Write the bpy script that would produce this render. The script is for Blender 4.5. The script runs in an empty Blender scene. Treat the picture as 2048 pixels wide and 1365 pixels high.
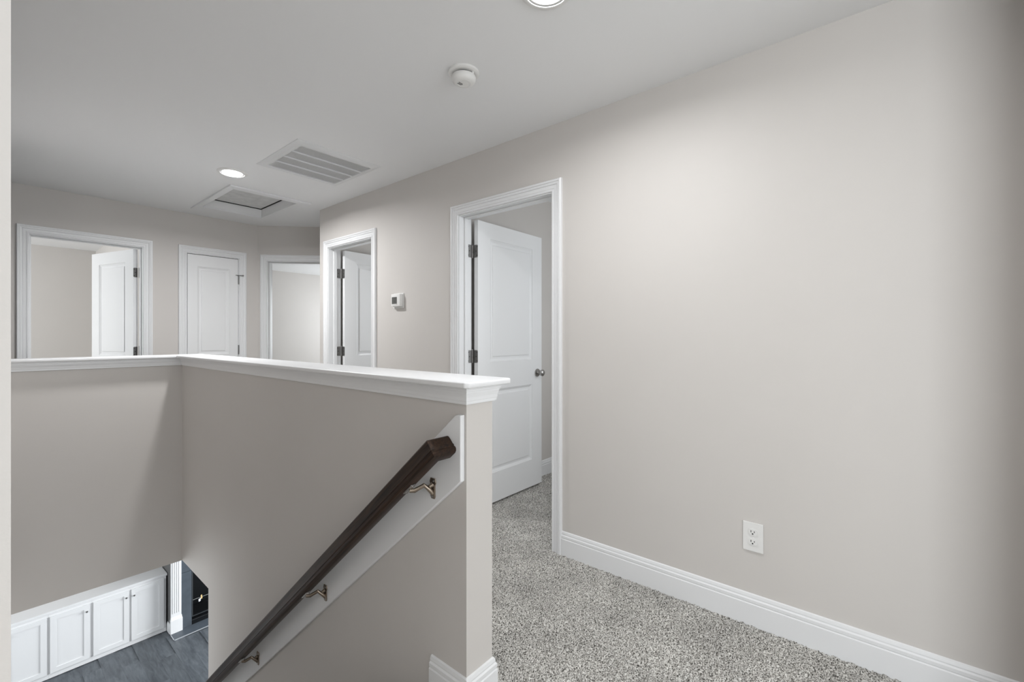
import bpy, bmesh, math, random
import numpy as np
from mathutils import Vector, Matrix
random.seed(7)
S = bpy.context.scene
C = S.collection
PI = math.pi

# ------------------------------------------------------------------ camera
# world: +Y runs down the landing beside the right wall, +X towards that wall
EYE = 1.2294
cam_d = bpy.data.cameras.new('camera'); cam = bpy.data.objects.new('camera', cam_d); C.objects.link(cam)
cam.location = (0, 0, EYE)
cam.rotation_euler = (PI/2, 0, -math.radians(50.26))
cam_d.sensor_width = 36.0
cam_d.lens = 893.0/2048*36.0
cam_d.shift_y = -(682.5-673.0)/2048
cam_d.clip_start = 0.02
S.camera = cam

# ------------------------------------------------------------------ world, daylight, exposure
w = bpy.data.worlds.new('sky'); S.world = w; w.use_nodes = True
bg = w.node_tree.nodes['Background']
bg.inputs[0].default_value = (0.80, 0.90, 1.0, 1); bg.inputs[1].default_value = 1.5
S.view_settings.view_transform = 'Standard'
S.view_settings.look = 'None'
S.view_settings.exposure = 0.27
S.view_settings.gamma = 1.0
S.view_settings.use_curve_mapping = False

def daylight(name, loc, rot, sx, sy, power, col=(1, 1, 1)):
    """area light in a window opening; some windows are added for fill"""
    d = bpy.data.lights.new(name, 'AREA'); d.shape = 'RECTANGLE'; d.size = sx; d.size_y = sy
    d.energy = power; d.color = col
    o = bpy.data.objects.new(name, d); C.objects.link(o); o.location = loc; o.rotation_euler = rot
    return o
COOL = (0.95, 0.98, 1.0)
PW = dict(bed=57, corner=35, loft=82, loft2_fill=32, living=235, side=9.5, side2_fill=9.8, lens=24.0, lens2=10.0, living_fill=55)  # loft and side entries, and the second living one, power added fills
daylight('window_light', (-2.52, 7.1, 1.45), (0, -PI/2, 0), 1.3, 1.3, PW['bed'], COOL)       # bedroom window
daylight('window_light', (5.32, 7.3, 1.45), (0, PI/2, 0), 1.3, 1.5, PW['corner'], COOL)      # corner room window
daylight('window_light', (-2.52, -1.65, 1.35), (0, -PI/2, 0), 1.5, 2.0, PW['loft'], COOL)    # added fill at an unseen loft window, lights the right wall
daylight('window_light', (0.9, -2.92, 1.45), (PI/2, 0, 0), 1.8, 1.3, PW['loft2_fill'], COOL)      # second added loft fill, for the half wall end
daylight('window_light', (5.42, 6.0, -1.9), (0, PI/2, 0), 1.9, 3.0, PW['living'], COOL)      # living room glazing downstairs
daylight('window_light', (3.2, 0.32, 1.5), (PI/2, 0, 0), 0.9, 1.1, PW['side'], COOL)         # fill added in the side room to brighten the open door
daylight('window_light', (3.97, 3.1, 1.5), (0, PI/2, 0), 1.1, 0.9, PW['side2_fill'], COOL)        # fill added in the second side room for its door
daylight('window_light', (-2.52, 6.6, -1.75), (0, -PI/2, 0), 1.6, 2.2, PW['living_fill'], COOL)   # added fill from the opposite side, softens the cabinet shading
LENS_STRENGTH = 12.0
BEAM = math.radians(167)

# ------------------------------------------------------------------ materials
def mat(name, col, rough=0.5, metal=0.0, bump=0.0, bscale=200.0, vary=0.0, vscale=3.0, coat=0.0, spec=0.5):
    m = bpy.data.materials.new(name); m.use_nodes = True
    nt = m.node_tree; b = nt.nodes['Principled BSDF']
    b.inputs['Base Color'].default_value = (*col, 1); b.inputs['Roughness'].default_value = rough
    b.inputs['Metallic'].default_value = metal; b.inputs['Coat Weight'].default_value = coat
    b.inputs['Specular IOR Level'].default_value = spec
    tc = nt.nodes.new('ShaderNodeTexCoord')
    if bump:
        n = nt.nodes.new('ShaderNodeTexNoise'); n.inputs['Scale'].default_value = bscale; n.inputs['Detail'].default_value = 3
        bp = nt.nodes.new('ShaderNodeBump'); bp.inputs['Strength'].default_value = bump; bp.inputs['Distance'].default_value = 0.002
        nt.links.new(tc.outputs['Object'], n.inputs['Vector']); nt.links.new(n.outputs['Fac'], bp.inputs['Height'])
        nt.links.new(bp.outputs['Normal'], b.inputs['Normal'])
    if vary:
        n = nt.nodes.new('ShaderNodeTexNoise'); n.inputs['Scale'].default_value = vscale; n.inputs['Detail'].default_value = 5
        r = nt.nodes.new('ShaderNodeValToRGB')
        r.color_ramp.elements[0].position = 0.3; r.color_ramp.elements[1].position = 0.7
        r.color_ramp.elements[0].color = (*[c*(1-vary) for c in col], 1); r.color_ramp.elements[1].color = (*[min(1, c*(1+vary)) for c in col], 1)
        nt.links.new(tc.outputs['Object'], n.inputs['Vector']); nt.links.new(n.outputs['Fac'], r.inputs['Fac'])
        nt.links.new(r.outputs['Color'], b.inputs['Base Color'])
    return m

def carpet_mat():
    m = bpy.data.materials.new('speckled carpet'); m.use_nodes = True; nt = m.node_tree; b = nt.nodes['Principled BSDF']
    b.inputs['Roughness'].default_value = 0.95; b.inputs['Specular IOR Level'].default_value = 0.1
    tc = nt.nodes.new('ShaderNodeTexCoord')
    n = nt.nodes.new('ShaderNodeTexNoise'); n.inputs['Scale'].default_value = 205; n.inputs['Detail'].default_value = 2.0; n.inputs['Roughness'].default_value = 0.6
    r = nt.nodes.new('ShaderNodeValToRGB'); e = r.color_ramp.elements
    e[0].position = 0.37; e[0].color = (0.05, 0.046, 0.04, 1)
    e[1].position = 0.60; e[1].color = (0.74, 0.725, 0.69, 1)
    k = e.new(0.47); k.color = (0.40, 0.387, 0.360, 1)
    n2 = nt.nodes.new('ShaderNodeTexNoise'); n2.inputs['Scale'].default_value = 5; n2.inputs['Detail'].default_value = 3
    mp = nt.nodes.new('ShaderNodeMapRange'); mp.inputs['From Min'].default_value = 0.3; mp.inputs['From Max'].default_value = 0.7
    mp.inputs['To Min'].default_value = 0.86; mp.inputs['To Max'].default_value = 1.1
    mx = nt.nodes.new('ShaderNodeMix'); mx.data_type = 'RGBA'; mx.blend_type = 'MULTIPLY'; mx.inputs['Factor'].default_value = 1
    nt.links.new(tc.outputs['Object'], n.inputs['Vector']); nt.links.new(tc.outputs['Object'], n2.inputs['Vector'])
    nt.links.new(n.outputs['Fac'], r.inputs['Fac']); nt.links.new(n2.outputs['Fac'], mp.inputs['Value'])
    nt.links.new(r.outputs['Color'], mx.inputs['A']); nt.links.new(mp.outputs['Result'], mx.inputs['B'])
    nt.links.new(mx.outputs['Result'], b.inputs['Base Color'])
    bp = nt.nodes.new('ShaderNodeBump'); bp.inputs['Strength'].default_value = 0.6; bp.inputs['Distance'].default_value = 0.006
    nt.links.new(n.outputs['Fac'], bp.inputs['Height']); nt.links.new(bp.outputs['Normal'], b.inputs['Normal'])
    return m

def wood_mat(name, dark, light, rough, stretch, bands=12.0, per_object=0.0, coat=0.0, axis=1, tilt=0.0, spec=0.35):
    m = bpy.data.materials.new(name); m.use_nodes = True; nt = m.node_tree; b = nt.nodes['Principled BSDF']
    b.inputs['Specular IOR Level'].default_value = spec; b.inputs['Roughness'].default_value = rough; b.inputs['Coat Weight'].default_value = coat; b.inputs['Coat Roughness'].default_value = 0.25
    tc = nt.nodes.new('ShaderNodeTexCoord'); mp = nt.nodes.new('ShaderNodeMapping')
    sc = [bands, bands, bands]; sc[axis] = bands*stretch; mp.inputs['Scale'].default_value = sc
    oi = nt.nodes.new('ShaderNodeObjectInfo'); ml = nt.nodes.new('ShaderNodeMath'); ml.operation = 'MULTIPLY'; ml.inputs[1].default_value = 37.0 if per_object else 0.0
    nt.links.new(oi.outputs['Random'], ml.inputs[0]); m0 = nt.nodes.new('ShaderNodeMapping'); m0.inputs['Rotation'].default_value = (tilt, 0, 0); nt.links.new(tc.outputs['Object'], m0.inputs['Vector']); nt.links.new(m0.outputs['Vector'], mp.inputs['Vector']); nt.links.new(ml.outputs[0], mp.inputs['Location'])
    n = nt.nodes.new('ShaderNodeTexNoise'); n.inputs['Scale'].default_value = 1.0; n.inputs['Detail'].default_value = 8; n.inputs['Distortion'].default_value = 0.6
    n.inputs['Roughness'].default_value = 0.65
    nt.links.new(mp.outputs['Vector'], n.inputs['Vector'])
    r = nt.nodes.new('ShaderNodeValToRGB'); e = r.color_ramp.elements
    e[0].position = 0.34; e[0].color = (*dark, 1); e[1].position = 0.68; e[1].color = (*light, 1)
    nt.links.new(n.outputs['Fac'], r.inputs['Fac'])
    if per_object:
        mr = nt.nodes.new('ShaderNodeMapRange'); mr.inputs['To Min'].default_value = 1-per_object; mr.inputs['To Max'].default_value = 1+per_object
        nt.links.new(oi.outputs['Random'], mr.inputs['Value'])
        mx = nt.nodes.new('ShaderNodeMix'); mx.data_type = 'RGBA'; mx.blend_type = 'MULTIPLY'; mx.inputs['Factor'].default_value = 1
        nt.links.new(r.outputs['Color'], mx.inputs['A']); nt.links.new(mr.outputs['Result'], mx.inputs['B'])
        nt.links.new(mx.outputs['Result'], b.inputs['Base Color'])
    else:
        nt.links.new(r.outputs['Color'], b.inputs['Base Color'])
    bp = nt.nodes.new('ShaderNodeBump'); bp.inputs['Strength'].default_value = 0.25; bp.inputs['Distance'].default_value = 0.001
    nt.links.new(n.outputs['Fac'], bp.inputs['Height']); nt.links.new(bp.outputs['Normal'], b.inputs['Normal'])
    return m

def emit_mat(name, col, strength):
    m = bpy.data.materials.new(name); m.use_nodes = True; nt = m.node_tree; b = nt.nodes['Principled BSDF']
    b.inputs['Base Color'].default_value = (*col, 1); b.inputs['Emission Color'].default_value = (*col, 1); b.inputs['Emission Strength'].default_value = strength
    return m

WALL = mat('greige wall paint', (0.63, 0.602, 0.575), 0.6, bump=0.05, bscale=350, vary=0.012, vscale=2)
CEIL = mat('flat white ceiling paint', (0.84, 0.842, 0.845), 0.9, bump=0.05, bscale=250)
TRIM = mat('white semi-gloss trim paint', (0.81, 0.815, 0.823), 0.32, bump=0.03, bscale=60)
DOORM = mat('white satin door paint', (0.83, 0.835, 0.84), 0.38, bump=0.06, bscale=120)
CARPET = carpet_mat()
RAILW = wood_mat('dark stained oak', (0.006, 0.004, 0.003), (0.052, 0.027, 0.016), 0.42, 0.05, 110.0, coat=0.0, tilt=math.atan(0.855), spec=0.22)
LVP = wood_mat('grey wood plank', (0.062, 0.070, 0.080), (0.128, 0.142, 0.156), 0.42, 0.16, 20.0, per_object=0.16)
NICKEL = mat('satin nickel', (0.42, 0.41, 0.40), 0.32, 1.0, bump=0.05, bscale=400)
HINGEM = mat('brushed grey hinge metal', (0.26, 0.255, 0.25), 0.42, 0.85, bump=0.08, bscale=500)
BRONZE = mat('aged nickel bracket', (0.30, 0.25, 0.20), 0.35, 0.9, bump=0.06, bscale=400)
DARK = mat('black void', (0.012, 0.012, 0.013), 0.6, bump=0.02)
SCREW = mat('dark screw recess', (0.04, 0.04, 0.04), 0.5, 0.6, bump=0.02)
PLASTIC = mat('white plastic', (0.80, 0.795, 0.78), 0.4, bump=0.02, bscale=300)
SCREEN = mat('grey lcd screen', (0.10, 0.10, 0.095), 0.25, vary=0.15, vscale=60)
VENTM = mat('white enamel metal', (0.74, 0.745, 0.75), 0.45, bump=0.03)
VOIDG = mat('grey filter', (0.78, 0.78, 0.78), 0.9, bump=0.03)
PLY = mat('stained plaster lid', (0.66, 0.66, 0.655), 0.9, vary=0.10, vscale=14, bump=0.08, bscale=80)
SLATE = mat('blue grey slate tile', (0.075, 0.090, 0.108), 0.42, vary=0.12, vscale=9, bump=0.05, bscale=60)
CHAR = mat('charcoal painted wall', (0.13, 0.13, 0.13), 0.6, bump=0.04)
CABW = mat('white cabinet lacquer', (0.83, 0.832, 0.835), 0.3, bump=0.02, bscale=80)
GREYTOP = mat('pale grey countertop', (0.62, 0.63, 0.64), 0.35, vary=0.04, vscale=6, bump=0.02)
LENS = emit_mat('lit lens', (0.98, 0.99, 1.0), LENS_STRENGTH)
BLACKM = mat('black firebox metal', (0.010, 0.011, 0.013), 0.35, 0.4, bump=0.05, bscale=120)
STEEL = mat('bright steel bar', (0.5, 0.5, 0.5), 0.3, 1.0, bump=0.02)
TAGY = mat('manila tag', (0.70, 0.52, 0.24), 0.7, bump=0.02)
TAGW = mat('white paper tag', (0.8, 0.82, 0.86), 0.7, bump=0.02)
GLASS = bpy.data.materials.new('smoked fire glass'); GLASS.use_nodes = True
_b = GLASS.node_tree.nodes['Principled BSDF']; _b.inputs['Base Color'].default_value = (0.25, 0.26, 0.28, 1); _b.inputs['Transmission Weight'].default_value = 1.0; _b.inputs['Roughness'].default_value = 0.03

# ------------------------------------------------------------------ mesh helpers
ORG = {}
def V(*a): return np.array(a, dtype=float)
class MB:
    def __init__(s): s.v = []; s.f = []
    def add(s, vs, fs):
        o = len(s.v); s.v += [tuple(map(float, p)) for p in vs]; s.f += [tuple(i+o for i in f) for f in fs]; return s
    def box(s, x0, x1, y0, y1, z0, z1, L=None):
        p = [(x, y, z) for z in (z0, z1) for y in (y0, y1) for x in (x0, x1)]
        if L: p = [L(*q) for q in p]
        return s.add(p, [(0, 2, 3, 1), (4, 5, 7, 6), (0, 1, 5, 4), (2, 6, 7, 3), (0, 4, 6, 2), (1, 3, 7, 5)])
    def extr(s, prof, P0, P1, U, W, k0=(0, 0), k1=(0, 0)):
        """profile (a,b) placed at P + U*a + W*b, swept from P0 to P1; k shears each end along the run (mitres)"""
        P0, P1, U, W = map(lambda q: np.array(q, float), (P0, P1, U, W)); D = (P1-P0)/np.linalg.norm(P1-P0); n = len(prof)
        a0 = [P0+U*a+W*b+D*(k0[0]*a+k0[1]*b) for a, b in prof]; a1 = [P1+U*a+W*b+D*(k1[0]*a+k1[1]*b) for a, b in prof]
        return s.add(a0+a1, [(i, (i+1) % n, n+(i+1) % n, n+i) for i in range(n)]+[tuple(range(n)), tuple(range(n, 2*n))])
    def lathe(s, prof, O, A, n=24):
        """profile (r, h) turned round axis A through O"""
        O = np.array(O, float); A = np.array(A, float); A /= np.linalg.norm(A)
        t = V(1, 0, 0) if abs(A[0]) < 0.9 else V(0, 1, 0); u = np.cross(A, t); u /= np.linalg.norm(u); v = np.cross(A, u)
        vs = []; m = len(prof)
        for r, h in prof:
            for k in range(n):
                an = 2*PI*k/n; vs.append(O+A*h+(u*math.cos(an)+v*math.sin(an))*r)
        fs = [(i*n+k, i*n+(k+1) % n, (i+1)*n+(k+1) % n, (i+1)*n+k) for i in range(m-1) for k in range(n)]
        if prof[0][0] > 1e-6: fs.append(tuple(range(n)))
        if prof[-1][0] > 1e-6: fs.append(tuple((m-1)*n+k for k in range(n)))
        return s.add(vs, fs)
    def tube(s, pts, rads, n=12):
        pts = [np.array(p, float) for p in pts]; vs = []; m = len(pts)
        for i, p in enumerate(pts):
            d = pts[min(i+1, m-1)]-pts[max(i-1, 0)]; d /= np.linalg.norm(d)
            t = V(1, 0, 0) if abs(d[0]) < 0.8 else V(0, 1, 0); u = np.cross(d, t); u /= np.linalg.norm(u); v = np.cross(d, u)
            r = rads[i] if not np.isscalar(rads) else rads
            for k in range(n):
                an = 2*PI*k/n; vs.append(p+(u*math.cos(an)+v*math.sin(an))*r)
        fs = [(i*n+k, i*n+(k+1) % n, (i+1)*n+(k+1) % n, (i+1)*n+k) for i in range(m-1) for k in range(n)]
        fs += [tuple(range(n)), tuple((m-1)*n+k for k in range(n))]
        return s.add(vs, fs)
    def poly(s, pts, thick):
        """flat polygon extruded by the vector thick"""
        n = len(pts); a = [np.array(p, float) for p in pts]; t = np.array(thick, float)
        return s.add(a+[p+t for p in a], [tuple(range(n)), tuple(range(n, 2*n))]+[(i, (i+1) % n, n+(i+1) % n, n+i) for i in range(n)])
    def build(s, name, m, parent=None, bevel=0.0, smooth=False, kind=None, seg=2, origin=None):
        vs = np.array(s.v)
        if origin is not None: o = np.array(origin, float)
        elif parent is not None: o = ORG[parent.name]
        else:
            lo, hi = vs.min(0), vs.max(0); o = V((lo[0]+hi[0])/2, (lo[1]+hi[1])/2, lo[2])
        me = bpy.data.meshes.new(name); me.from_pydata([tuple(p) for p in vs-o], [], s.f)
        bm = bmesh.new(); bm.from_mesh(me)
        bmesh.ops.remove_doubles(bm, verts=bm.verts, dist=1e-6)
        bmesh.ops.recalc_face_normals(bm, faces=bm.faces)
        if bevel:
            es = [e for e in bm.edges if len(e.link_faces) == 2 and e.calc_face_angle(0) > 0.5]
            bmesh.ops.bevel(bm, geom=es, offset=bevel, segments=seg, affect='EDGES', profile=0.5)
        if smooth:
            for fc in bm.faces: fc.smooth = True
            for e in bm.edges:
                if len(e.link_faces) == 2 and e.calc_face_angle(0) > math.radians(smooth if smooth is not True else 35): e.smooth = False
        bm.to_mesh(me); bm.free()
        me.materials.append(m)
        ob = bpy.data.objects.new(name, me); C.objects.link(ob)
        if parent is not None:
            ob.parent = parent
            ob.location = tuple(o-ORG[parent.name])
        else: ob.location = tuple(o)
        ORG[ob.name] = o
        if kind: ob['kind'] = kind
        return ob

def empty(name, loc, kind=None):
    o = bpy.data.objects.new(name, None); C.objects.link(o); o.location = loc; o.empty_display_size = 0.1
    ORG[o.name] = np.array(loc, float)
    if kind: o['kind'] = kind
    return o
def tag(o, label, cat=None, group=None, kind=None):
    o['label'] = label
    if cat: o['category'] = cat
    if group: o['group'] = group
    if kind: o['kind'] = kind
    return o
def struct(o, label):
    o['kind'] = 'structure'; o['label'] = label; return o

# ------------------------------------------------------------------ key dimensions
XW = 2.114          # right wall face
WT = 0.115          # wall thickness
YB = 5.263          # back wall face
HX0, HX1 = 1.006, 1.128   # half wall beside the stairs
HYE = 1.026         # its free end
HY0, HY1 = 4.092, 4.214   # half wall across the far end of the stairwell
ZH = -0.472         # ceiling of the lower floor
ZF = -3.21          # lower floor
CZ = 2.44           # ceiling
SLX = 0.012         # face of the wall on the other side of the stairs
YN = -0.352         # wall behind the camera
YC = 4.153          # corner where the right wall ends
YR = 8.62           # far wall of bedrooms and living room

def wall(name, label, axis, a0, a1, t0, t1, z0, z1, openings=(), m=WALL):
    """wall running along axis ('x' or 'y'), with openings (o0, o1, oz0, oz1)"""
    b = MB(); L = (lambda a, t, z: (a, t, z)) if axis == 'x' else (lambda a, t, z: (t, a, z))
    cur = a0
    for o0, o1, q0, q1 in sorted(openings):
        if o0 > cur: b.box(cur, o0, t0, t1, z0, z1, L)
        if q1 < z1: b.box(o0, o1, t0, t1, q1, z1, L)
        if q0 > z0: b.box(o0, o1, t0, t1, z0, q0, L)
        cur = o1
    if cur < a1: b.box(cur, a1, t0, t1, z0, z1, L)
    return struct(b.build(name, m), label)

D_NEAR = (1.461, 2.226); D_FAR = (3.278, 3.986); D_BED = (0.28, 0.991); D_CLO = (1.333, 1.789)
def ro(d): return (d[0]-0.02, d[1]+0.02, 0.0, 2.07)

# --------------------------------------------------------------- room shell, upstairs
wall('wall_right', 'long greige wall with two white cased doorways and an outlet', 'y', YN, YC, XW, XW+WT, 0, CZ, [ro(D_NEAR), ro(D_FAR)])
wall('wall_back', 'greige back wall holding the open bedroom door and narrow closet door', 'x', -2.7, 1.977, YB, YB+WT, 0, CZ, [ro(D_BED), ro(D_CLO)])
wall('wall_corner', 'greige return wall at the end of the long right wall', 'x', XW+WT, 2.70, YC-WT, YC, 0, CZ)
wall('wall_end', 'greige end wall beside the diagonal doorway', 'y', YC, 4.62, 2.66, 2.66+WT, 0, CZ)
# diagonal wall
DC = V(1.977, YB, 0); DE = V(1, -1, 0)/math.sqrt(2); DN = V(1, 1, 0)/math.sqrt(2)
LD = lambda s, t, z: tuple(DC+DE*s+DN*t+V(0, 0, z))
D_DIA = (0.105, 0.867)
b = MB()
b.box(0, D_DIA[0]-0.02, 0, WT, 0, CZ, LD); b.box(D_DIA[0]-0.02, D_DIA[1]+0.02, 0, WT, 2.07, CZ, LD); b.box(D_DIA[1]+0.02, 0.966, 0, WT, 0, CZ, LD)
struct(b.build('wall_diagonal', WALL), 'angled greige wall with an open white cased doorway')
wall('wall_stair', 'greige wall along the open side of the stairs', 'y', 0.35, HY0, SLX-WT, SLX, ZF, CZ)
wall('wall_near', 'short greige wall returning from the long right wall', 'x', 1.68, XW, YN-WT, YN, 0, CZ)
wall('wall_loft_shade', 'greige wall added to shade the end of the stair wall', 'x', -2.6, -0.55, YN-WT, YN, 0, CZ)  # unseen wall, added to block loft window light from the stair wall end
wall('wall_loft', 'greige loft wall with an added wide window', 'y', -3.0, 2.4+WT, -2.7, -2.6, 0, CZ, [(-2.65, -0.65, 0.6, 2.1)])
wall('wall_loft_end', 'greige wall closing off the loft beside the stairs', 'x', -2.6, SLX-WT, 2.4, 2.4+WT, 0, CZ)
wall('wall_hall_end', 'greige wall closing off the hall past the bedroom', 'y', 2.4+WT, YB, -1.72-WT, -1.72, 0, CZ)
# rooms beyond the doors
WIN_B = (6.45, 7.75, 0.8, 2.1); WIN_D = (6.55, 8.05, 0.8, 2.1); WIN_N = (0.0, 1.8, 0.8, 2.1)
wall('wall_far', 'far greige wall of the bedrooms', 'x', -2.7, 5.5, YR, YR+WT, 0, CZ)
wall('wall_bedroom_side', 'greige bedroom side wall behind the open door', 'y', YB+WT, YR, 1.10, 1.10+WT, 0, CZ)
wall('wall_bedroom_window', 'greige bedroom wall with a window', 'y', YB, YR, -2.7, -2.6, 0, CZ, [WIN_B])
wall('wall_closet', 'greige wall behind the closet', 'x', 1.215, 2.2, 6.1, 6.2, 0, CZ)
wall('wall_closet_side', 'greige wall beside the closet', 'y', YB+WT+0.05, 6.1, 2.05, 2.15, 0, CZ)
wall('wall_corner_room_window', 'greige corner room wall with a window', 'y', YC-WT, YR, 5.4, 5.5, 0, CZ, [WIN_D])
wall('wall_corner_room_front', 'greige front wall of the corner room', 'x', 2.70, 5.4, YC-WT, YC, 0, CZ)
wall('wall_side_room_back', 'greige wall behind the open door of the side room', 'x', XW+WT, 4.0, 2.312, 2.312+WT, 0, CZ)
wall('wall_side_room_front', 'greige front wall of the side room', 'x', XW+WT, 4.0, 0.2, 0.3, 0, CZ, [(2.75, 3.65, 0.95, 2.05)])
wall('wall_side_room_window', 'greige end wall of the second side room', 'y', 2.4, YC, 4.0, 4.1, 0, CZ, [(2.65, 3.55, 0.95, 2.05)])
wall('wall_side_room_end', 'greige end wall of the side rooms', 'y', 0.2, 2.4, 4.0, 4.1, 0, CZ)
wall('wall_rear_window', 'greige loft end wall with an added window', 'x', -2.7, XW, -3.0, -2.95, 0, CZ, [WIN_N])
wall('wall_rear_side', 'greige side wall of the loft', 'y', -3.0, YN-WT, XW, XW+WT, 0, CZ)

def window(n, label, axis, a0, a1, t, z0, z1):
    e = struct(empty('window_%d' % n, ((a0+a1)/2, t, z0) if axis == 'x' else (t, (a0+a1)/2, z0)), label)
    L = (lambda a, q, z: (a, q, z)) if axis == 'x' else (lambda a, q, z: (q, a, z))
    f = MB(); k = 0.045
    f.box(a0, a0+k, t-.04, t+.04, z0, z1, L); f.box(a1-k, a1, t-.04, t+.04, z0, z1, L)
    f.box(a0+k, a1-k, t-.04, t+.04, z0, z0+k, L); f.box(a0+k, a1-k, t-.04, t+.04, z1-k, z1, L)
    f.build('window_frame', TRIM, e)
    zm = (z0+z1)/2; MB().box(a0+k, a1-k, t-.02, t+.02, zm-.02, zm+.02, L).build('window_rail', TRIM, e)
window(6, 'added white window of the side room for fill light', 'x', 2.75, 3.65, 0.25, 0.95, 2.05)
window(7, 'added white window of the second side room for fill light', 'y', 2.65, 3.55, 4.05, 0.95, 2.05)
window(1, 'white sash window of the bedroom', 'y', WIN_B[0], WIN_B[1], -2.65, WIN_B[2], WIN_B[3])
window(2, 'white sash window of the corner room', 'y', WIN_D[0], WIN_D[1], 5.45, WIN_D[2], WIN_D[3])
window(5, 'added wide white sash window of the loft for fill light', 'y', -2.65, -0.65, -2.65, 0.6, 2.1)
window(3, 'added white sash window in the loft end wall for fill light', 'x', WIN_N[0], WIN_N[1], -2.975, WIN_N[2], WIN_N[3])

# half walls (they run on down the stairwell)
b = MB()
b.box(HX0, HX1, HYE, 3.498, ZF, 1.012); b.box(HX0, HX1, 3.498, HY1, ZH, 1.012)
struct(b.build('wall_half_long', WALL), 'greige half wall beside the stairs under a white cap')
struct(MB().box(SLX, HX0, HY0, HY1, ZH, 1.012).build('wall_half_far', WALL), 'greige half wall across the far end of the stairwell')

# ceiling with the attic hatch opening
HO = (1.345, 1.852, 4.065, 4.835)
b = MB(); X0, X1, Y0, Y1 = -2.8, 5.55, -3.05, 8.75
b.box(X0, HO[0], Y0, Y1, CZ, CZ+.14); b.box(HO[1], X1, Y0, Y1, CZ, CZ+.14); b.box(HO[0], HO[1], Y0, HO[2], CZ, CZ+.14); b.box(HO[0], HO[1], HO[3], Y1, CZ, CZ+.14)
struct(b.build('ceiling', CEIL), 'flat white ceiling')

# floor: carpet with a real pile near the camera, plain beyond
STAIR_Y = 1.215
def carpet():
    sp = 0.0065
    xs = np.arange(XW-1.08, 3.6, sp); ys = np.arange(YN, 2.33, sp)
    rng = np.random.default_rng(3)
    X, Y = np.meshgrid(xs, ys); Z = rng.random(X.shape)**1.5*0.010-0.002
    X = X+(rng.random(X.shape)-.5)*sp*.7; Y = Y+(rng.random(X.shape)-.5)*sp*.7
    # outer rim stays on the grid
    vs = np.stack([X, Y, Z], -1).reshape(-1, 3); ny, nx = X.shape
    i = np.arange(ny*nx).reshape(ny, nx)
    q = np.stack([i[:-1, :-1], i[:-1, 1:], i[1:, 1:], i[1:, :-1]], -1).reshape(-1, 4)
    xa, xb, ya, yb = xs[0], xs[-1], ys[0], ys[-1]
    n = len(vs)
    def rect(x0, x1, y0, y1): return [(x0, y0, 0), (x1, y0, 0), (x1, y1, 0), (x0, y1, 0)]
    rs = [rect(-2.6, SLX, YN, 2.4), rect(SLX, xa, YN, STAIR_Y), rect(xa, xa+.09, STAIR_Y, HY1), rect(-2.6, xb, -3.0, YN), rect(xb, 5.4, YN, yb),
          rect(xa, 5.4, yb, HY1), rect(-2.6, 5.4, HY1, YR)]
    ev = [p for r in rs for p in r]; vs = np.concatenate([vs, np.array(ev)])
    me = bpy.data.meshes.new('floor')
    faces = q.tolist()+[tuple(n+4*k+j for j in range(4)) for k in range(len(rs))]
    me.from_pydata(vs.tolist(), [], faces); me.materials.append(CARPET)
    o = bpy.data.objects.new('floor', me); C.objects.link(o); ORG[o.name] = V(0, 0, 0)
    return struct(o, 'beige and grey speckled carpet of the upper floor')
carpet()
b = MB()
b.box(-2.8, 5.5, -3.05, STAIR_Y, ZH, -.012); b.box(HX0+.02, 5.5, STAIR_Y, HY1, ZH, -.012); b.box(-2.8, 5.5, HY0+.02, 8.75, ZH, -.012); b.box(-2.8, SLX-.02, STAIR_Y, HY0+.02, ZH, -.012)
struct(b.build('floor_deck', CEIL), 'floor deck over the lower storey with a white ceiling below')

# ------------------------------------------------------------------ mouldings
CAS = [(0, 0), (.008, 0), (.0105, .002), (.0105, .010), (.0065, .011), (.0065, .0145), (.0095, .017), (.0105, .031), (.0085, .033), (.0085, .0355), (.0145, .038), (.0165, .047), (.0145, .0485), (.0145, .0505), (.0195, .052), (.0195, .061), (.017, .065), (.012, .066), (0, .066)]
BASE = [(0, 0), (.014, 0), (.014, .093), (.0105, .097), (.0125, .101), (.0125, .112), (.008, .117), (.0085, .122), (.006, .132), (0, .135)]
def baseboard(name, label, runs):
    """runs: (P0, P1, outward normal, k0, k1)"""
    b = MB()
    for P0, P1, U, k0, k1 in runs: b.extr(BASE, P0, P1, U, (0, 0, 1), (k0, 0), (k1, 0))
    return struct(b.build(name, TRIM), label)
CO = 0.072   # casing outer edge from the jamb face
baseboard('baseboard_right', 'white moulded baseboard along the long right wall', [
    ((XW, YN, 0), (XW, D_NEAR[0]-CO, 0), (-1, 0, 0), 0, 0), ((XW, D_NEAR[1]+CO, 0), (XW, D_FAR[0]-CO, 0), (-1, 0, 0), 0, 0)])
baseboard('baseboard_half_wall', 'white baseboard wrapping the end of the half wall', [
    ((HX0, HYE, 0), (HX0, 1.195, 0), (-1, 0, 0), -1, 0), ((HX0, HYE, 0), (HX1, HYE, 0), (0, -1, 0), -1, 1), ((HX1, HYE, 0), (HX1, HY1, 0), (1, 0, 0), -1, 1),
    ((HX1, HY1, 0), (-1.72, HY1, 0), (0, 1, 0), -1, 0)])
baseboard('baseboard_back', 'white baseboard along the back wall', [((-1.72, YB, 0), (D_BED[0]-CO, YB, 0), (0, -1, 0), 0, 0), ((D_BED[1]+CO, YB, 0), (D_CLO[0]-CO, YB, 0), (0, -1, 0), 0, 0)])
baseboard('baseboard_side_room', 'white baseboard in the side room behind the open door', [((XW+WT, 2.312, 0), (4.0, 2.312, 0), (0, -1, 0), 0, 0)])
baseboard('baseboard_near', 'white baseboard along the wall behind the stair head', [((1.68, YN, 0), (XW, YN, 0), (0, 1, 0), 0, 0)])
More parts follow.
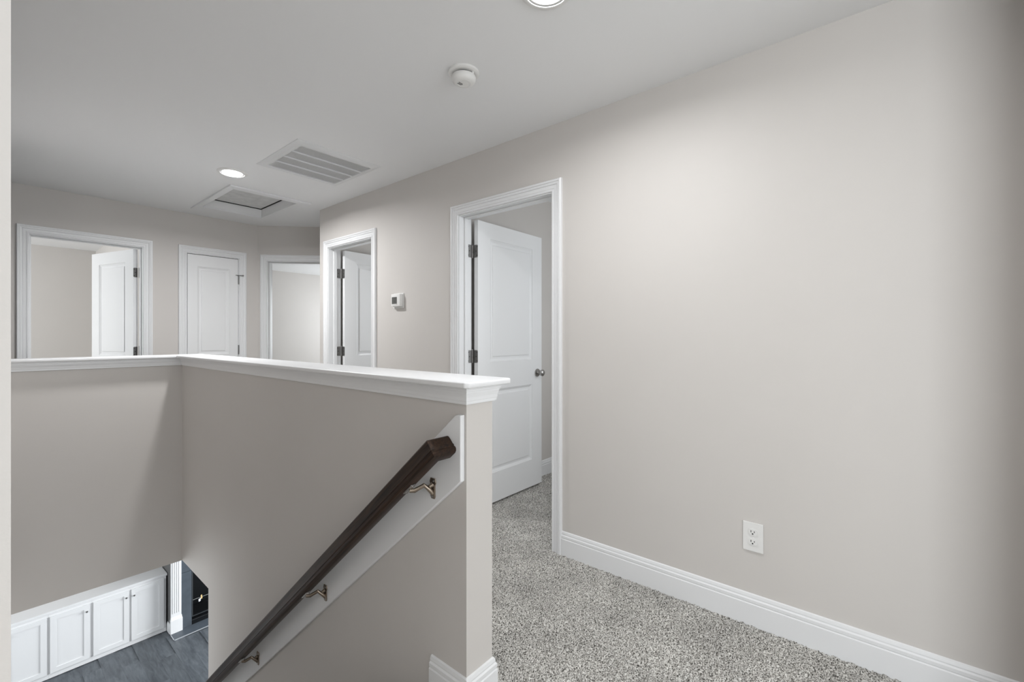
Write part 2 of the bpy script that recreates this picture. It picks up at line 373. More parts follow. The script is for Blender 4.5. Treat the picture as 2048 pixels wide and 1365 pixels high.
baseboard('baseboard_far', 'white baseboard along the far bedroom wall', [((-2.6, YR, 0), (1.1, YR, 0), (0, -1, 0), 0, 0), ((2.0, YR, 0), (5.4, YR, 0), (0, -1, 0), 0, 0)])

# cap on the half walls
CX0, CX1, CY0 = 0.957, 1.177, 0.975
CF0, CF1 = HY0-0.049, HY1+0.049
CZ0, CZ1 = 1.068, 1.0865
cap = struct(empty('trim_1', (1.067, HYE, 1.011)), 'white moulded cap running along the two half walls')
MB().poly([(CX0, CY0+.012, CZ0), (CX0+.012, CY0, CZ0), (CX1-.012, CY0, CZ0), (CX1, CY0+.012, CZ0), (CX1, CF1, CZ0), (CX0, CF0, CZ0)], (0, 0, CZ1-CZ0)).build('cap_board', TRIM, cap, bevel=.0045, seg=3, smooth=50)
MB().poly([(SLX, CF0, CZ0), (CX0, CF0, CZ0), (CX1, CF1, CZ0), (SLX, CF1, CZ0)], (0, 0, CZ1-CZ0)).build('cap_board', TRIM, cap, bevel=.0045, seg=3, smooth=50)
MOLD = [(0, 1.011), (.0095, 1.011), (.0105, 1.013), (.0105, 1.0215), (.0125, 1.0225), (.0135, 1.034), (.0175, 1.0475), (.0175, 1.0525), (.0205, 1.0535), (.0205, 1.0605), (.0225, 1.0615), (.0225, 1.068), (0, 1.068)]
for P0, P1, U, k0, k1 in [((HX0, HYE, 0), (HX0, HY0, 0), (-1, 0, 0), -1, -1), ((HX0, HYE, 0), (HX1, HYE, 0), (0, -1, 0), -1, 1), ((HX1, HYE, 0), (HX1, HY1, 0), (1, 0, 0), -1, 1),
                          ((SLX, HY0, 0), (HX0, HY0, 0), (0, -1, 0), 0, -1), ((SLX, HY1, 0), (HX1, HY1, 0), (0, 1, 0), 0, 1)]:
    MB().extr(MOLD, P0, P1, U, (0, 0, 1), (k0, 0), (k1, 0)).build('cap_molding', TRIM, cap)
MB().box(HX0, HX1, HYE, HY1, 1.0125, 1.0675).box(SLX, HX0, HY0, HY1, 1.0125, 1.0675).build('cap_core', TRIM, cap)

# ------------------------------------------------------------------ doors
def doorframe(n, label, L, d, casing_in=True):
    """white jambs, stops and casing round a doorway; L maps (along wall, depth into room, z) to the world"""
    e = struct(empty('door_%d' % n, L((d[0]+d[1])/2, 0, 0)), label)
    s0, s1 = d; zt = 2.05; j = .0199
    MB().box(s0-j, s0, -.001, WT+.001, 0, zt+j, L).build('jamb', TRIM, e)
    MB().box(s1, s1+j, -.001, WT+.001, 0, zt+j, L).build('jamb', TRIM, e)
    MB().box(s0, s1, -.001, WT+.001, zt, zt+j, L).build('head_jamb', TRIM, e)
    O = np.array(L(0, 0, 0)); A = np.array(L(1, 0, 0))-O; T = np.array(L(0, 1, 0))-O
    for side in ((0, -1), (1, 1)) if casing_in else ((0, -1),):
        t = WT*side[0]; U = T*side[1]; r = .006
        pl = np.array(L(s0-r, t, 0)); pr = np.array(L(s1+r, t, 0)); up = V(0, 0, zt+r)
        MB().extr(CAS, pl, pl+up, U, -A, (0, 0), (0, 1)).build('casing', TRIM, e)
        MB().extr(CAS, pr, pr+up, U, A, (0, 0), (0, 1)).build('casing', TRIM, e)
        MB().extr(CAS, pl+up, pr+up, U, (0, 0, 1), (0, -1), (0, 1)).build('head_casing', TRIM, e)
    return e
def stops(e, L, d, t0, t1):
    s0, s1 = d; zt = 2.05; k = .011
    MB().box(s0, s0+k, t0, t1, 0, zt, L).build('door_stop', TRIM, e, bevel=.003)
    MB().box(s1-k, s1, t0, t1, 0, zt, L).build('door_stop', TRIM, e, bevel=.003)
    MB().box(s0+k, s1-k, t0, t1, zt-k, zt, L).build('door_stop', TRIM, e, bevel=.003)

def leaf(e, F, wd, zb=.020, ztop=2.044, knob=True):
    """two-panel door leaf; F maps (q from hinge edge, r through thickness 0..0.035, z) to the world"""
    m = .128 if wd > .6 else .082; th = .035
    P = [(1.044, 1.930), (.236, .842)]
    b = MB()
    b.box(0, m, 0, th, zb, ztop, F); b.box(wd-m, wd, 0, th, zb, ztop, F)
    b.box(m, wd-m, 0, th, P[0][1], ztop, F); b.box(m, wd-m, 0, th, P[1][1], P[0][0], F); b.box(m, wd-m, 0, th, zb, P[1][0], F)
    lf = b.build('door_leaf', DOORM, e)
    steps = [(0, 0), (.002, .0045), (.006, .0055), (.013, .0100), (.018, .0125), (.022, .0130), (.035, .0125), (.038, .0070), (.043, .0060)]
    for z0, z1 in P:
        b = MB()
        for r0, sg in ((0, 1), (th, -1)):
            vs = []; fs = []
            for i, (o, dp) in enumerate(steps):
                for q, z in ((m+o, z0+o), (wd-m-o, z0+o), (wd-m-o, z1-o), (m+o, z1-o)): vs.append(F(q, r0+sg*dp, z))
                if i: fs += [((i-1)*4+k, (i-1)*4+(k+1) % 4, i*4+(k+1) % 4, i*4+k) for k in range(4)]
            k = (len(steps)-1)*4; fs.append((k, k+1, k+2, k+3)); b.add(vs, fs)
        b.build('door_panel', DOORM, lf)
    if knob:
        O = np.array(F(0, 0, 0)); N = np.array(F(0, -1, 0))-O
        kp = [(.0, 0), (.031, 0), (.033, .003), (.031, .008), (.016, .011), (.0115, .016), (.0115, .028), (.017, .034), (.0245, .041), (.027, .050), (.0255, .058), (.019, .064), (.009, .0665), (0, .067)]
        for r0, sg in ((0, 1), (th, -1)):
            MB().lathe(kp, F(wd-.062, r0, .932), N*sg, 28).build('door_knob', NICKEL, lf, smooth=True)
    return lf

def rounded_plate(b, F2, a0, a1, z0, z1, thick, rr=.010):
    """plate with two rounded outer corners (on the a1 side); F2 maps (a, t, z)"""
    pts = [(a0, z0)]
    for cx, cz, st in ((a1-rr, z0+rr, -90), (a1-rr, z1-rr, 0)):
        for k in range(5): an = math.radians(st+22.5*k); pts.append((cx+rr*math.cos(an), cz+rr*math.sin(an)))
    pts.append((a0, z1))
    lo = [F2(a, 0, z) for a, z in pts]; hi = [F2(a, thick, z) for a, z in pts]; n = len(pts)
    b.add(lo+hi, [tuple(range(n)), tuple(range(n, 2*n))]+[(i, (i+1) % n, n+(i+1) % n, n+i) for i in range(n)])

def hinge(e, pin, z, FJ=None, FD=None, stop=False):
    """pin (x,y); FJ / FD map (a from pin edge, height off the surface, z) onto the jamb face / door edge"""
    z0, z1 = z-.0445, z+.0445
    b = MB()
    for q in (FJ, FD):
        if q: rounded_plate(b, q, 0, .034, z0, z1, .0022)
    if not (FJ or FD): b.box(pin[0]-.004, pin[0]+.004, pin[1]-.003, pin[1]+.004, z0, z1)
    h = b.build('hinge', HINGEM, e)
    kb = MB()
    for k in range(5):
        a = z0+(z1-z0)*k/5; kb.lathe([(.0, a+.0003), (.0062, a+.0006), (.0062, a+.0172), (0, a+.0175)], (pin[0], pin[1], 0), (0, 0, 1), 14)
    kb.lathe([(0, z0-.004), (.0045, z0-.003), (.005, z0), (.005, z1), (.0075, z1+.001), (.006, z1+.005), (0, z1+.0065)], (pin[0], pin[1], 0), (0, 0, 1), 14)
    if stop: kb.tube([(pin[0], pin[1], z1+.003), (pin[0]+.03, pin[1]-.02, z1+.003)], .0035).lathe([(.007, 0), (.007, .012), (0, .013)], (pin[0]+.03, pin[1]-.02, z1+.003), (1, -.66, 0), 12).tube([(pin[0], pin[1], z1+.003), (pin[0]-.03, pin[1]-.012, z1+.003)], .0035)
    kb.build('hinge_barrel', HINGEM, h, smooth=True)
    sc = MB()
    for q in (FJ, FD):
        if q:
            for a, zz in ((.026, z0+.014), (.018, z), (.026, z1-.014)):
                c = np.array(q(a, .0022, zz)); nrm = np.array(q(a, 1, zz))-np.array(q(a, 0, zz))
                sc.lathe([(.0042, 0), (.0036, .0006), (0, .0006)], c, nrm, 10)
    if sc.v: sc.build('hinge_screw', SCREW, h)
HZ = (1.827, 1.087, 0.25)

def open_door(e, L, d, wd, hinge_end, ang):
    """leaf hung on the room side of the jamb at s = hinge_end, opened by ang degrees into the room"""
    O = np.array(L(0, 0, 0)); A = np.array(L(1, 0, 0))-O; T = np.array(L(0, 1, 0))-O
    sgn = 1 if hinge_end == d[1] else -1        # door lies towards -sgn*A when shut
    off = .013
    pin = np.array(L(hinge_end+sgn*.001, WT+off, 0))
    ca, sa = math.cos(math.radians(ang)), math.sin(math.radians(ang))
    q0, r0 = -sgn*A, -T                        # shut: width and thickness directions
    qd = q0*ca+T*sa; rd = r0*ca+q0*sa      # turned into the room
    def F(q, r, z):   # r=0 is the face towards the hall when shut
        return tuple(pin+qd*(q+.006)+rd*(off+.035-r)+V(0, 0, z))
    leaf(e, F, wd)
    FJ = lambda a, h, z: tuple(np.array(L(hinge_end, WT-.001, 0))-T*a+(-sgn*A)*h+V(0, 0, z))
    FD = lambda a, h, z: tuple(pin+qd*(.006-h)+rd*(a+.001+off)+V(0, 0, z))
    for z in HZ: hinge(e, pin, z, FJ, FD)
    return e

LR = lambda s, t, z: (XW+t, s, z)
LB = lambda s, t, z: (s, YB+t, z)
e = doorframe(1, 'white two-panel door standing open in the doorway nearest the outlet', LR, D_NEAR); stops(e, LR, D_NEAR, .045, .078); open_door(e, LR, D_NEAR, .757, D_NEAR[1], 90)
e = doorframe(2, 'white door standing open in the doorway between thermostat and wall corner', LR, D_FAR); stops(e, LR, D_FAR, .045, .078); open_door(e, LR, D_FAR, .703, D_FAR[1], 91)
e = doorframe(3, 'white door partly open into the bedroom in the back wall', LB, D_BED); stops(e, LB, D_BED, .045, .078); open_door(e, LB, D_BED, .705, D_BED[1], 73.5)
e = doorframe(4, 'narrow closed white closet door between bedroom and diagonal doorway', LB, D_CLO, False); stops(e, LB, D_CLO, .037, .07)
FC = lambda q, r, z: (D_CLO[1]-.003-q, YB+.001+r, z)
leaf(e, FC, D_CLO[1]-D_CLO[0]-.007, knob=True)
for i, z in enumerate(HZ): hinge(e, (D_CLO[1]-.001, YB-.005), z, stop=(i == 0))
e = doorframe(5, 'white cased open doorway in the diagonal wall', LD, D_DIA); stops(e, LD, D_DIA, .045, .078)

# ------------------------------------------------------------------ ceiling fittings
def downlight(x, y, label, power):
    o = tag(empty('recessed_light', (x, y, CZ)), label, 'light', 'round ceiling lights')
    MB().lathe([(.0735, -.006), (.077, -.0095), (.084, -.010), (.093, -.0065), (.0985, -.003), (.0985, 0), (.0735, 0), (.0735, -.006)], (x, y, CZ), (0, 0, 1), 48).build('trim_ring', PLASTIC, o, smooth=True)
    MB().lathe([(0, -.0065), (.05, -.0065), (.0733, -.0058), (.0733, -.002), (0, -.002)], (x, y, CZ), (0, 0, 1), 48).build('lens', LENS, o)
    d = bpy.data.lights.new('downlight_beam', 'AREA'); d.shape = 'DISK'; d.size = .140; d.energy = power; d.color = (0.985, 0.99, 1.0); d.spread = BEAM
    l = bpy.data.objects.new('downlight_beam', d); C.objects.link(l); l.location = (0, 0, -.0075); l.parent = o
downlight(1.215, 3.695, 'lit round ceiling light beside the attic hatch', PW['lens'])
downlight(1.272, .900, 'lit round ceiling light over the stair head beyond the smoke alarm', PW['lens2'])

sx, sy = 1.432, 1.478
o = tag(empty('smoke_detector', (sx, sy, CZ)), 'round white smoke detector on the ceiling', 'smoke detector')
MB().lathe([(0, 0), (.070, 0), (.071, -.003), (.070, -.009), (.064, -.012), (.056, -.0135), (0, -.0135)], (sx, sy, CZ), (0, 0, 1), 48).build('base_plate', PLASTIC, o, smooth=True)
MB().lathe([(0, -.0135), (.044, -.0135), (.044, -.0215), (0, -.0215)], (sx, sy, CZ), (0, 0, 1), 40).build('vent_gap', DARK, o)
MB().lathe([(0, -.0215), (.054, -.0215), (.0555, -.0245), (.0545, -.036), (.050, -.045), (.041, -.0505), (.030, -.0525), (.029, -.0515), (0, -.0515)], (sx, sy, CZ), (0, 0, 1), 48).build('cover', PLASTIC, o, smooth=True)
b = MB()
for k in range(3):
    for j in range(4): b.box(sx-.022+.006*j+.003*(k % 2), sx-.0185+.006*j+.003*(k % 2), sy+.006+.006*k, sy+.0095+.006*k, CZ-.0524, CZ-.0512)
b.build('speaker_grille', DARK, o)
MB().box(sx+.002, sx+.012, sy-.053, sy-.047, CZ-.022, CZ-.0125).build('release_tab', PLASTIC, o)

# return air grille
vx0, vx1, vy0, vy1 = 1.262, 1.852, 2.752, 3.385
o = tag(empty('air_return_vent', ((vx0+vx1)/2, (vy0+vy1)/2, CZ)), 'square white return air vent with fine louvres in four rows', 'vent')
gx0, gx1, gy0, gy1 = vx0+.053, vx1-.040, vy0+.070, vy1-.055
FR = [(0, 0), (0, -.003), (.012, -.007), (.030, -.0095), (.030, 0)]
for (x0, y0, x1, y1, ux, uy) in ((vx0, vy0, vx1, vy0, 0, 1), (vx1, vy0, vx1, vy1, -1, 0), (vx1, vy1, vx0, vy1, 0, -1), (vx0, vy1, vx0, vy0, 1, 0)):
    MB().extr(FR, (x0, y0, CZ), (x1, y1, CZ), (ux, uy, 0), (0, 0, 1), (1, 0), (-1, 0)).build('frame_side', VENTM, o)
fm = MB(); a = .030; zc = CZ-.0095
fm.box(vx0+a, gx0, vy0+a, vy1-a, zc, CZ); fm.box(gx1, vx1-a, vy0+a, vy1-a, zc, CZ); fm.box(gx0, gx1, vy0+a, gy0, zc, CZ); fm.box(gx0, gx1, gy1, vy1-a, zc, CZ)
fm.build('face_plate', VENTM, o)
MB().box(gx0, gx1, gy0, gy1, CZ-.0015, CZ-.0005).build('filter_backing', VOIDG, o)
rows = 4; step = (gy1-gy0)/rows
for k in range(1, rows):
    y = gy0+step*k; MB().box(gx0, gx1, y-.005, y+.005, zc-.0005, CZ-.0015).build('divider_bar', VENTM, o)
b = MB(); nf = 46
for k in range(nf):
    x = gx0+(gx1-gx0)*(k+.5)/nf
    b.add([(x-.0032, gy0, zc+.0042), (x+.0012, gy0, CZ-.002), (x+.0012, gy1, CZ-.002), (x-.0032, gy1, zc+.0042), (x-.0020, gy0, zc+.0038), (x+.0024, gy0, CZ-.0024), (x+.0024, gy1, CZ-.0024), (x-.0020, gy1, zc+.0038)],
          [(0, 1, 2, 3), (4, 5, 6, 7), (0, 1, 5, 4), (3, 2, 6, 7), (0, 3, 7, 4), (1, 2, 6, 5)])
b.build('louver_fins', VENTM, o, kind='stuff')

# attic hatch
o = tag(empty('attic_hatch', ((HO[0]+HO[1])/2, (HO[2]+HO[3])/2, CZ)), 'white framed attic hatch with a recessed lid in the ceiling', 'hatch')
hw = .050; hd = (HO[0]-hw, HO[1]+hw+.045, HO[2]-hw-.025, HO[3]+hw+.10)
hf = [(0, 0), (0, -.011), (.004, -.013), (1, -.013), (1, 0)]
q = (HO[0], HO[1], HO[2], HO[3])
def board(pts): MB().poly([(x, y, CZ-.014) for x, y in pts], (0, 0, .0135)).build('frame_board', TRIM, o, bevel=.002)
hd = (1.297, 1.953, 3.99, 5.008)
board([(hd[0], hd[2]), (hd[1], hd[2]), (q[1], q[2]), (q[0], q[2])]); board([(hd[1], hd[2]), (hd[1], hd[3]), (q[1], q[3]), (q[1], q[2])])
board([(hd[1], hd[3]), (hd[0], hd[3]), (q[0], q[3]), (q[1], q[3])]); board([(hd[0], hd[3]), (hd[0], hd[2]), (q[0], q[2]), (q[0], q[3])])
MB().box(q[0]+.002, q[1]-.010, q[2]+.002, q[3]-.012, CZ+.075, CZ+.09).build('hatch_lid', PLY, o)
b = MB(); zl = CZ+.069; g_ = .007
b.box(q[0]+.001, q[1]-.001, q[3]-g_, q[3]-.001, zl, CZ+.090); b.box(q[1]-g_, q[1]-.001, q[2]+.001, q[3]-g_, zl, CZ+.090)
b.build('gap_shadow', DARK, o)  # black strips standing in for the shadow gap at two lid edges
MB().box(q[0]-.05, q[1]+.05, q[2]-.05, q[3]+.05, CZ+.141, CZ+.15).build('hatch_backing', DARK, o)

# ------------------------------------------------------------------ wall fittings
o = tag(empty('thermostat', (XW, 2.90, 1.447)), 'white thermostat with a grey screen on the wall between the doorways', 'thermostat')
MB().box(XW-.008, XW-.0003, 2.838, 2.965, 1.447, 1.563).build('wall_plate', PLASTIC, o, bevel=.003)
MB().box(XW-.036, XW-.008, 2.846, 2.957, 1.460, 1.557).build('body', PLASTIC, o, bevel=.004, seg=3, smooth=50)
MB().box(XW-.0375, XW-.0355, 2.882, 2.944, 1.480, 1.533).build('screen', SCREEN, o)
MB().box(XW-.0385, XW-.0355, 2.882, 2.944, 1.472, 1.478).build('button_bar', PLASTIC, o, bevel=.0008)

o = tag(empty('wall_outlet', (XW, .425, .316)), 'white duplex wall outlet low on the long right wall', 'outlet')
MB().poly([(XW-.0003, .386, .316), (XW-.0003, .464, .316), (XW-.0003, .464, .438), (XW-.0003, .386, .438)], (-.006, 0, 0)).build('cover_plate', PLASTIC, o, bevel=.002, seg=2)
for zc_ in (.3985, .3575):
    pts = []
    for k in range(28):
        an = 2*PI*k/28; pts.append((XW-.0062, .425+.0172*math.cos(an), zc_+max(-.0125, min(.0125, .0172*math.sin(an)))))
    f_ = MB().poly(pts, (-.0034, 0, 0)).build('receptacle', PLASTIC, o)
    s_ = MB(); s_.box(XW-.0100, XW-.0094, .4300, .4326, zc_-.001, zc_+.0075); s_.box(XW-.0100, XW-.0094, .4174, .4198, zc_-.001, zc_+.006)
    s_.lathe([(.0030, 0), (.0030, .0006), (0, .0006)], (XW-.0094, .425, zc_-.0065), (-1, 0, 0), 12)
    s_.build('slot', DARK, f_)
MB().lathe([(.003, 0), (.0026, .0012), (0, .0013)], (XW-.0063, .425, .378), (-1, 0, 0), 12).build('screw', PLASTIC, o)

# ------------------------------------------------------------------ handrail
SL = 0.855; cs = 1/math.sqrt(1+SL*SL); dn = V(0, cs, -SL*cs); up = V(0, SL*cs, cs)      # slope direction and its upward normal
BX = HX0-.0185       # face of the backing board
# backing board
zlow = lambda y: .639-SL*(y-1.181); ztp = lambda y: .973-SL*(y-1.061)
pts = [(BX, 1.034, zlow(1.034)), (BX, 3.44, zlow(3.44)), (BX, 3.44, ztp(3.44)), (BX, 1.061, .973), (BX, 1.050, .977), (BX, 1.034, .977)]
struct(MB().poly(pts, (.0185, 0, 0)).build('trim_2', TRIM, bevel=.003), 'sloping white backing board behind the dark handrail')
o = tag(empty('handrail', (BX-.05, 1.09, .85)), 'dark stained wooden handrail returning to the white backing board, on metal brackets', 'handrail')
RW = .029
# half profile (across, height)
RP0 = [(.016, .000), (.024, .004), (.029, .012), (.029, .020), (.0265, .0225), (.0265, .0255), (.0285, .029), (.0260, .036), (.0255, .055), (.0235, .068), (.0195, .074), (.010, .0765), (0, .077)]
RP = [(a, h*.835) for a, h in RP0]
prof = [(-a, h) for a, h in RP]+[(a, h) for a, h in reversed(RP[:-1])]
P_out = V(.895+RW, 0, 0)
# corner centre: outer top front edge sits at y 1.091, z .908
top = V(.895, 1.091, .908); corner = top+V(RW-.003, 0, 0)+dn*(RW-.003)-up*.0618
end = corner.copy(); end[0] = BX
low = corner+dn*((3.42-corner[1])/cs)
b = MB(); n = len(prof)
def rail_ring(P, acr):
    return [P+acr*a+up*h for a, h in prof]
mit = V(1, 0, 0)+dn      # a=+ is the wall/downhill (inner) side
vs = rail_ring(end, dn)+rail_ring(corner, mit)+rail_ring(low, V(1, 0, 0))
fs = [(r*n+i, r*n+(i+1) % n, (r+1)*n+(i+1) % n, (r+1)*n+i) for r in range(2) for i in range(n)]+[tuple(range(n)), tuple(range(2*n, 3*n))]
b.add(vs, fs); b.build('rail', RAILW, o, smooth=28)
def bracket(y):
    """wall plate, curved arm and saddle under the rail"""
    rb = corner+dn*((y+.045-corner[1])/cs)      # rail underside centre a little further down
    pz = {}
    zp = zlow(y)+.066
    p = MB().poly([(BX, y-.008, zp-.036), (BX, y+.008, zp-.036), (BX, y+.0115, zp-.028), (BX, y+.011, zp+.010), (BX, y+.016, zp+.020), (BX, y+.012, zp+.033), (BX, y-.012, zp+.033), (BX, y-.016, zp+.020), (BX, y-.011, zp+.010), (BX, y-.0115, zp-.028)], (-.004, 0, 0)).build('bracket', BRONZE, o, bevel=.001)
    sd = rb-up*.006
    a = MB().tube([(BX-.003, y, zp-.018), (BX-.014, y+.004, zp-.002), (BX-.030, y+.014, zp+.013), (sd[0]+.012, sd[1]-.010, sd[2]-.004), (sd[0], sd[1], sd[2]-.001)], [.0075, .0085, .0075, .0075, .0085], 12)
    a.tube([(BX-.003, y, zp+.012), (BX-.016, y+.004, zp+.006)], [.009, .006], 12)
    a.build('bracket_arm', BRONZE, p, smooth=True)
    s2 = MB(); Xn = V(1, 0, 0)
    c0 = rb-dn*.028; c1 = rb+dn*.028
    s2.add([c+Xn*sx_*.010-up*hh for c in (c0, c1) for sx_ in (-1, 1) for hh in (0, .0055)], [(0, 1, 3, 2), (4, 6, 7, 5), (0, 4, 5, 1), (2, 3, 7, 6), (0, 2, 6, 4), (1, 5, 7, 3)])
    s2.build('saddle', NICKEL, p, bevel=.0015)
    hd_ = [(.0042, 0), (.004, .0025), (0, .0035)]
    for c_, n_ in ((rb-dn*.020-up*.0055, -up), (rb+dn*.020-up*.0055, -up), (V(BX-.004, y, zp-.028), V(-1, 0, 0)), (V(BX-.004, y-.006, zp+.025), V(-1, 0, 0))):
        MB().lathe(hd_, c_, n_, 10).build('screw', NICKEL, p)
for y in (1.165, 1.887, 2.619): bracket(y)

# ------------------------------------------------------------------ stairs
st = struct(empty('stairs', (.5, STAIR_Y, ZF)), 'carpeted stair flight down to the lower floor')
NR = 17; rise = -ZF/NR; run = rise/SL
tm = None
for k in range(1, NR):
    y = STAIR_Y+run*(k-1)
    if tm is None:
        tm = MB().box(SLX+.001, HX0-.001, -.02, run+.001, -.03, 0).build('tread', CARPET, st, bevel=.008, origin=(0, 0, 0)); rm = MB().box(SLX+.001, HX0-.001, -.001, .014, 0, rise-.03).build('riser', CARPET, st, origin=(0, 0, 0))
        t_, r_ = tm, rm
    else:
        t_ = tm.copy(); C.objects.link(t_); r_ = rm.copy(); C.objects.link(r_)
    t_.location = V(0, y, -rise*k)-ORG[st.name]; r_.location = V(0, y, -rise*k)-ORG[st.name]

# ------------------------------------------------------------------ lower room
LX0, LX1, LY0 = -2.6, 5.5, 0.6
wall('wall_lower_far', 'greige living room wall behind the white cabinets', 'x', LX0, LX1, YR, YR+WT, ZF, ZH)
wall('wall_lower_left', 'greige living room side wall with an added window', 'y', LY0, YR, LX0-WT, LX0, ZF, ZH, [(5.5, 7.7, ZF+.65, ZH-.45)])
wall('wall_lower_right', 'greige living room wall with wide glazing', 'y', LY0, YR, LX1, LX1+WT, ZF, ZH, [(4.4, 7.6, ZF+.1, ZH-.35)])
wall('wall_lower_near', 'greige wall under the stair head', 'x', LX0, LX1, LY0-WT, LY0, ZF, ZH)
window(8, 'added white window in the living room side wall for softer light', 'y', 5.5, 7.7, LX0-.06, ZF+.65, ZH-.45)
window(4, 'white framed glazing of the living room', 'y', 4.4, 7.6, LX1+.06, ZF+.1, ZH-.35)
struct(MB().box(LX0, LX1, LY0, YR, ZF-.1, ZF-.009).build('floor_lower', LVP), 'grey subfloor of the living room')
fl = struct(empty('floor_planks', (1, 7, ZF)), 'grey wood plank floor of the living room')
pw, plen = .180, 1.22
proto = MB().box(0, pw-.0006, 0, plen-.0006, -.008, 0).build('plank', LVP, fl, origin=(0, 0, 0)); first = True
for i in range(-4, 22):
    offy = (i*.413) % 1.0*plen
    for j in range(-1, 4):
        y = 4.9+j*plen+offy-.6
        if y+plen > YR or y < 3.6: continue
        p = proto if first else proto.copy()
        if not first: C.objects.link(p)
        first = False
        p.location = V(i*pw, y, ZF)-ORG[fl.name]

# cabinets along the far wall
CYF = 8.31
doorz = (-3.145, -2.412)
def cabinet_door(parent, x0, x1, knob_x):
    z0, z1 = doorz; k = .057
    b = MB()
    b.box(x0, x0+k, CYF-.019, CYF, z0, z1); b.box(x1-k, x1, CYF-.019, CYF, z0, z1); b.box(x0+k, x1-k, CYF-.019, CYF, z1-k, z1); b.box(x0+k, x1-k, CYF-.019, CYF, z0, z0+k)
    d = b.build('cabinet_door', CABW, parent)
    MB().box(x0+k, x1-k, CYF-.010, CYF-.004, z0+k, z1-k).build('door_panel', CABW, d)
    MB().lathe([(.004, 0), (.004, .010), (.010, .014), (.0125, .020), (.011, .025), (0, .027)], (knob_x, CYF-.019, -2.497), (0, -1, 0), 16).build('knob', NICKEL, d, smooth=True)
def cabinet(x0, x1, label):
    o = tag(empty('base_cabinet', ((x0+x1)/2, CYF+.15, ZF)), label, 'cabinet', 'white base cabinets by the fireplace')
    MB().box(x0+.0005, x1-.0005, CYF+.0005, YR-.002, ZF+.06, -2.3755).build('cabinet_body', CABW, o)
    MB().box(x0+.0005, x1-.0005, CYF-.004, CYF+.03, ZF+.001, ZF+.06).build('plinth', CABW, o)
    return o
o = cabinet(1.022, 1.842, 'white double-door base cabinet beside the fireplace'); cabinet_door(o, 1.035, 1.411, 1.378); cabinet_door(o, 1.436, 1.811, 1.464)
o = cabinet(.608, 1.022, 'white single-door base cabinet between the two double ones'); cabinet_door(o, .622, .999, .967)
o = cabinet(-.21, .608, 'white double-door base cabinet farthest from the fireplace'); cabinet_door(o, -.196, .205, .172); cabinet_door(o, .218, .593, .250)
tag(MB().box(-.23, 1.853, CYF-.012, YR-.002, -2.375, -2.343).build('worktop', CABW, bevel=.003), 'long white worktop over the base cabinets', 'worktop')

# fireplace
FX0, FYF = 1.862, 8.165          # left side and face of the chimney breast
o = tag(empty('fireplace', (2.7, FYF, ZF)), 'fireplace with white fluted pilaster, slate surround and black firebox', 'fireplace')
b = MB(); FX1 = 3.55; BXL, BXR, BZ0, BZ1 = 2.125, 3.285, ZF+.075, -2.35
b.box(FX0, BXL, FYF, YR-.002, ZF+.001, ZH-.002); b.box(BXR, FX1, FYF, YR-.002, ZF+.001, ZH-.002); b.box(BXL, BXR, FYF, YR-.002, BZ1, ZH-.002); b.box(BXL, BXR, FYF, YR-.002, ZF+.001, BZ0)
b.build('chimney_breast', CHAR, o)
for x0 in (1.862, FX1-.128):
    w_ = .128
    p = MB()
    # fluted shaft: plain plate with narrow raised reeds
    p.box(x0, x0+w_, FYF-.030, FYF, ZF+.24, -1.90)
    sh = p.build('pilaster', CABW, o)
    for k in range(4):
        xx = x0+.018+k*.0255
        MB().box(xx, xx+.0155, FYF-.036, FYF-.030, ZF+.30, -1.95).build('flute', CABW, sh, bevel=.003)
    MB().box(x0-.008, x0+w_+.012, FYF-.046, FYF, ZF+.001, ZF+.205).build('plinth_block', CABW, sh, bevel=.002)
    MB().extr([(0, 0), (.046, 0), (.031, .040), (0, .040)], (x0-.004, FYF, ZF+.205), (x0+w_+.008, FYF, ZF+.205), (0, -1, 0), (0, 0, 1), (0, .1), (0, -.1)).build('plinth_cap', CABW, sh)
MB().box(FX0, FX1, FYF-.20, FYF+.05, -1.90, -1.84).build('mantel_shelf', CABW, o, bevel=.004)
# slate slabs round the firebox
for (x0, x1, z0, z1) in ((1.990, BXL, ZF+.012, -2.36), (1.990, BXL, -2.357, -1.90), (BXR, 3.42, ZF+.012, -2.36), (BXR, 3.42, -2.357, -1.90), (BXL, 2.70, BZ1, -1.90), (2.703, BXR, BZ1, -1.90)):
    MB().box(x0+.001, x1-.001, FYF-.014, FYF, z0, z1-.002).build('slate_slab', SLATE, o, bevel=.001)
MB().box(BXL+.001, BXR-.001, FYF-.010, FYF, ZF+.012, BZ0-.002).build('slate_slab', BLACKM, o)
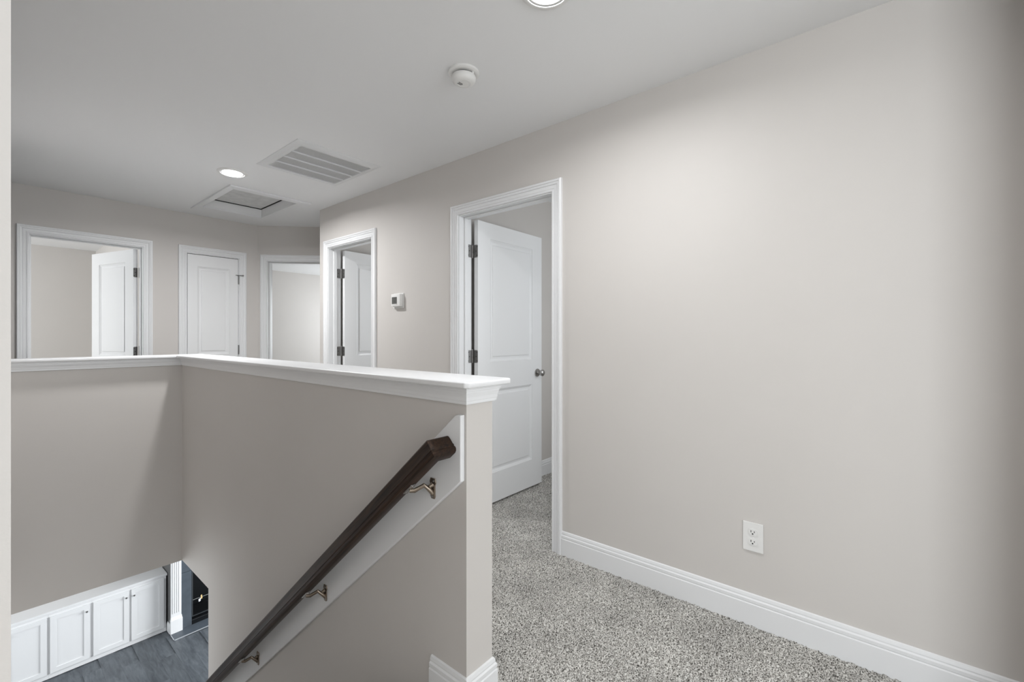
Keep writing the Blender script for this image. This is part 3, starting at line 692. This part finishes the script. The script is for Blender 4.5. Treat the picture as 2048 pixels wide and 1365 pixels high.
# hearth with thin metal edging
h_ = MB().box(1.856, 3.56, 7.94, FYF-.0005, ZF+.0005, ZF+.011).build('hearth', SLATE, o)
b = MB(); b.box(1.850, 1.8565, 7.934, 8.115, ZF+.0005, ZF+.0125); b.box(1.850, 3.566, 7.934, 7.9405, ZF+.0005, ZF+.0125); b.build('edge_strip', mat('pale metal edging', (.55, .57, .6), .4, .3, bump=.02), h_)
# firebox
fb = MB(); fb.box(BXL, BXL+.01, FYF, 8.55, BZ0, BZ1); fb.box(BXR-.01, BXR, FYF, 8.55, BZ0, BZ1); fb.box(BXL, BXR, 8.54, 8.55, BZ0, BZ1); fb.box(BXL, BXR, FYF, 8.55, BZ1-.01, BZ1); fb.box(BXL, BXR, FYF, 8.55, BZ0, BZ0+.01)
fb.build('firebox', BLACKM, o)
b = MB(); k = .014; b.box(BXL+.002, BXL+k, FYF-.016, FYF-.004, BZ0+.06, BZ1-.002); b.box(BXR-k, BXR-.002, FYF-.016, FYF-.004, BZ0+.06, BZ1-.002); b.box(BXL+k, BXR-k, FYF-.016, FYF-.004, BZ1-k, BZ1-.002); b.box(BXL+k, BXR-k, FYF-.016, FYF-.004, BZ0+.06, BZ0+.07)
b.build('firebox_frame', mat('dark steel frame', (.18, .19, .2), .35, .9, bump=.02), o)
MB().tube([(BXL+.014, FYF+.01, -2.835), (BXR-.014, FYF+.01, -2.835)], .0045).build('screen_rod', STEEL, o)
MB().box(BXL+.02, BXR-.02, 8.22, 8.50, BZ0+.012, BZ0+.05).build('log_tray', BLACKM, o)
tag(MB().poly([(2.245, FYF-.004, -2.80), (2.262, FYF-.004, -2.795), (2.268, FYF-.004, -2.855), (2.247, FYF-.004, -2.86)], (0, .002, 0)).build('paper_tag', TAGY), 'small manila tag hanging on the firebox rod', 'tag')
tag(MB().poly([(2.215, FYF-.008, -2.85), (2.246, FYF-.008, -2.838), (2.240, FYF-.008, -2.885), (2.218, FYF-.008, -2.89)], (0, .002, 0)).build('paper_tag', TAGW), 'small white tag hanging on the firebox rod', 'tag')
baseboard('baseboard_breast', 'white baseboard on the charcoal side of the chimney breast', [((FX0, FYF, ZF), (FX0, CYF-.005, ZF), (-1, 0, 0), 0, 0)])
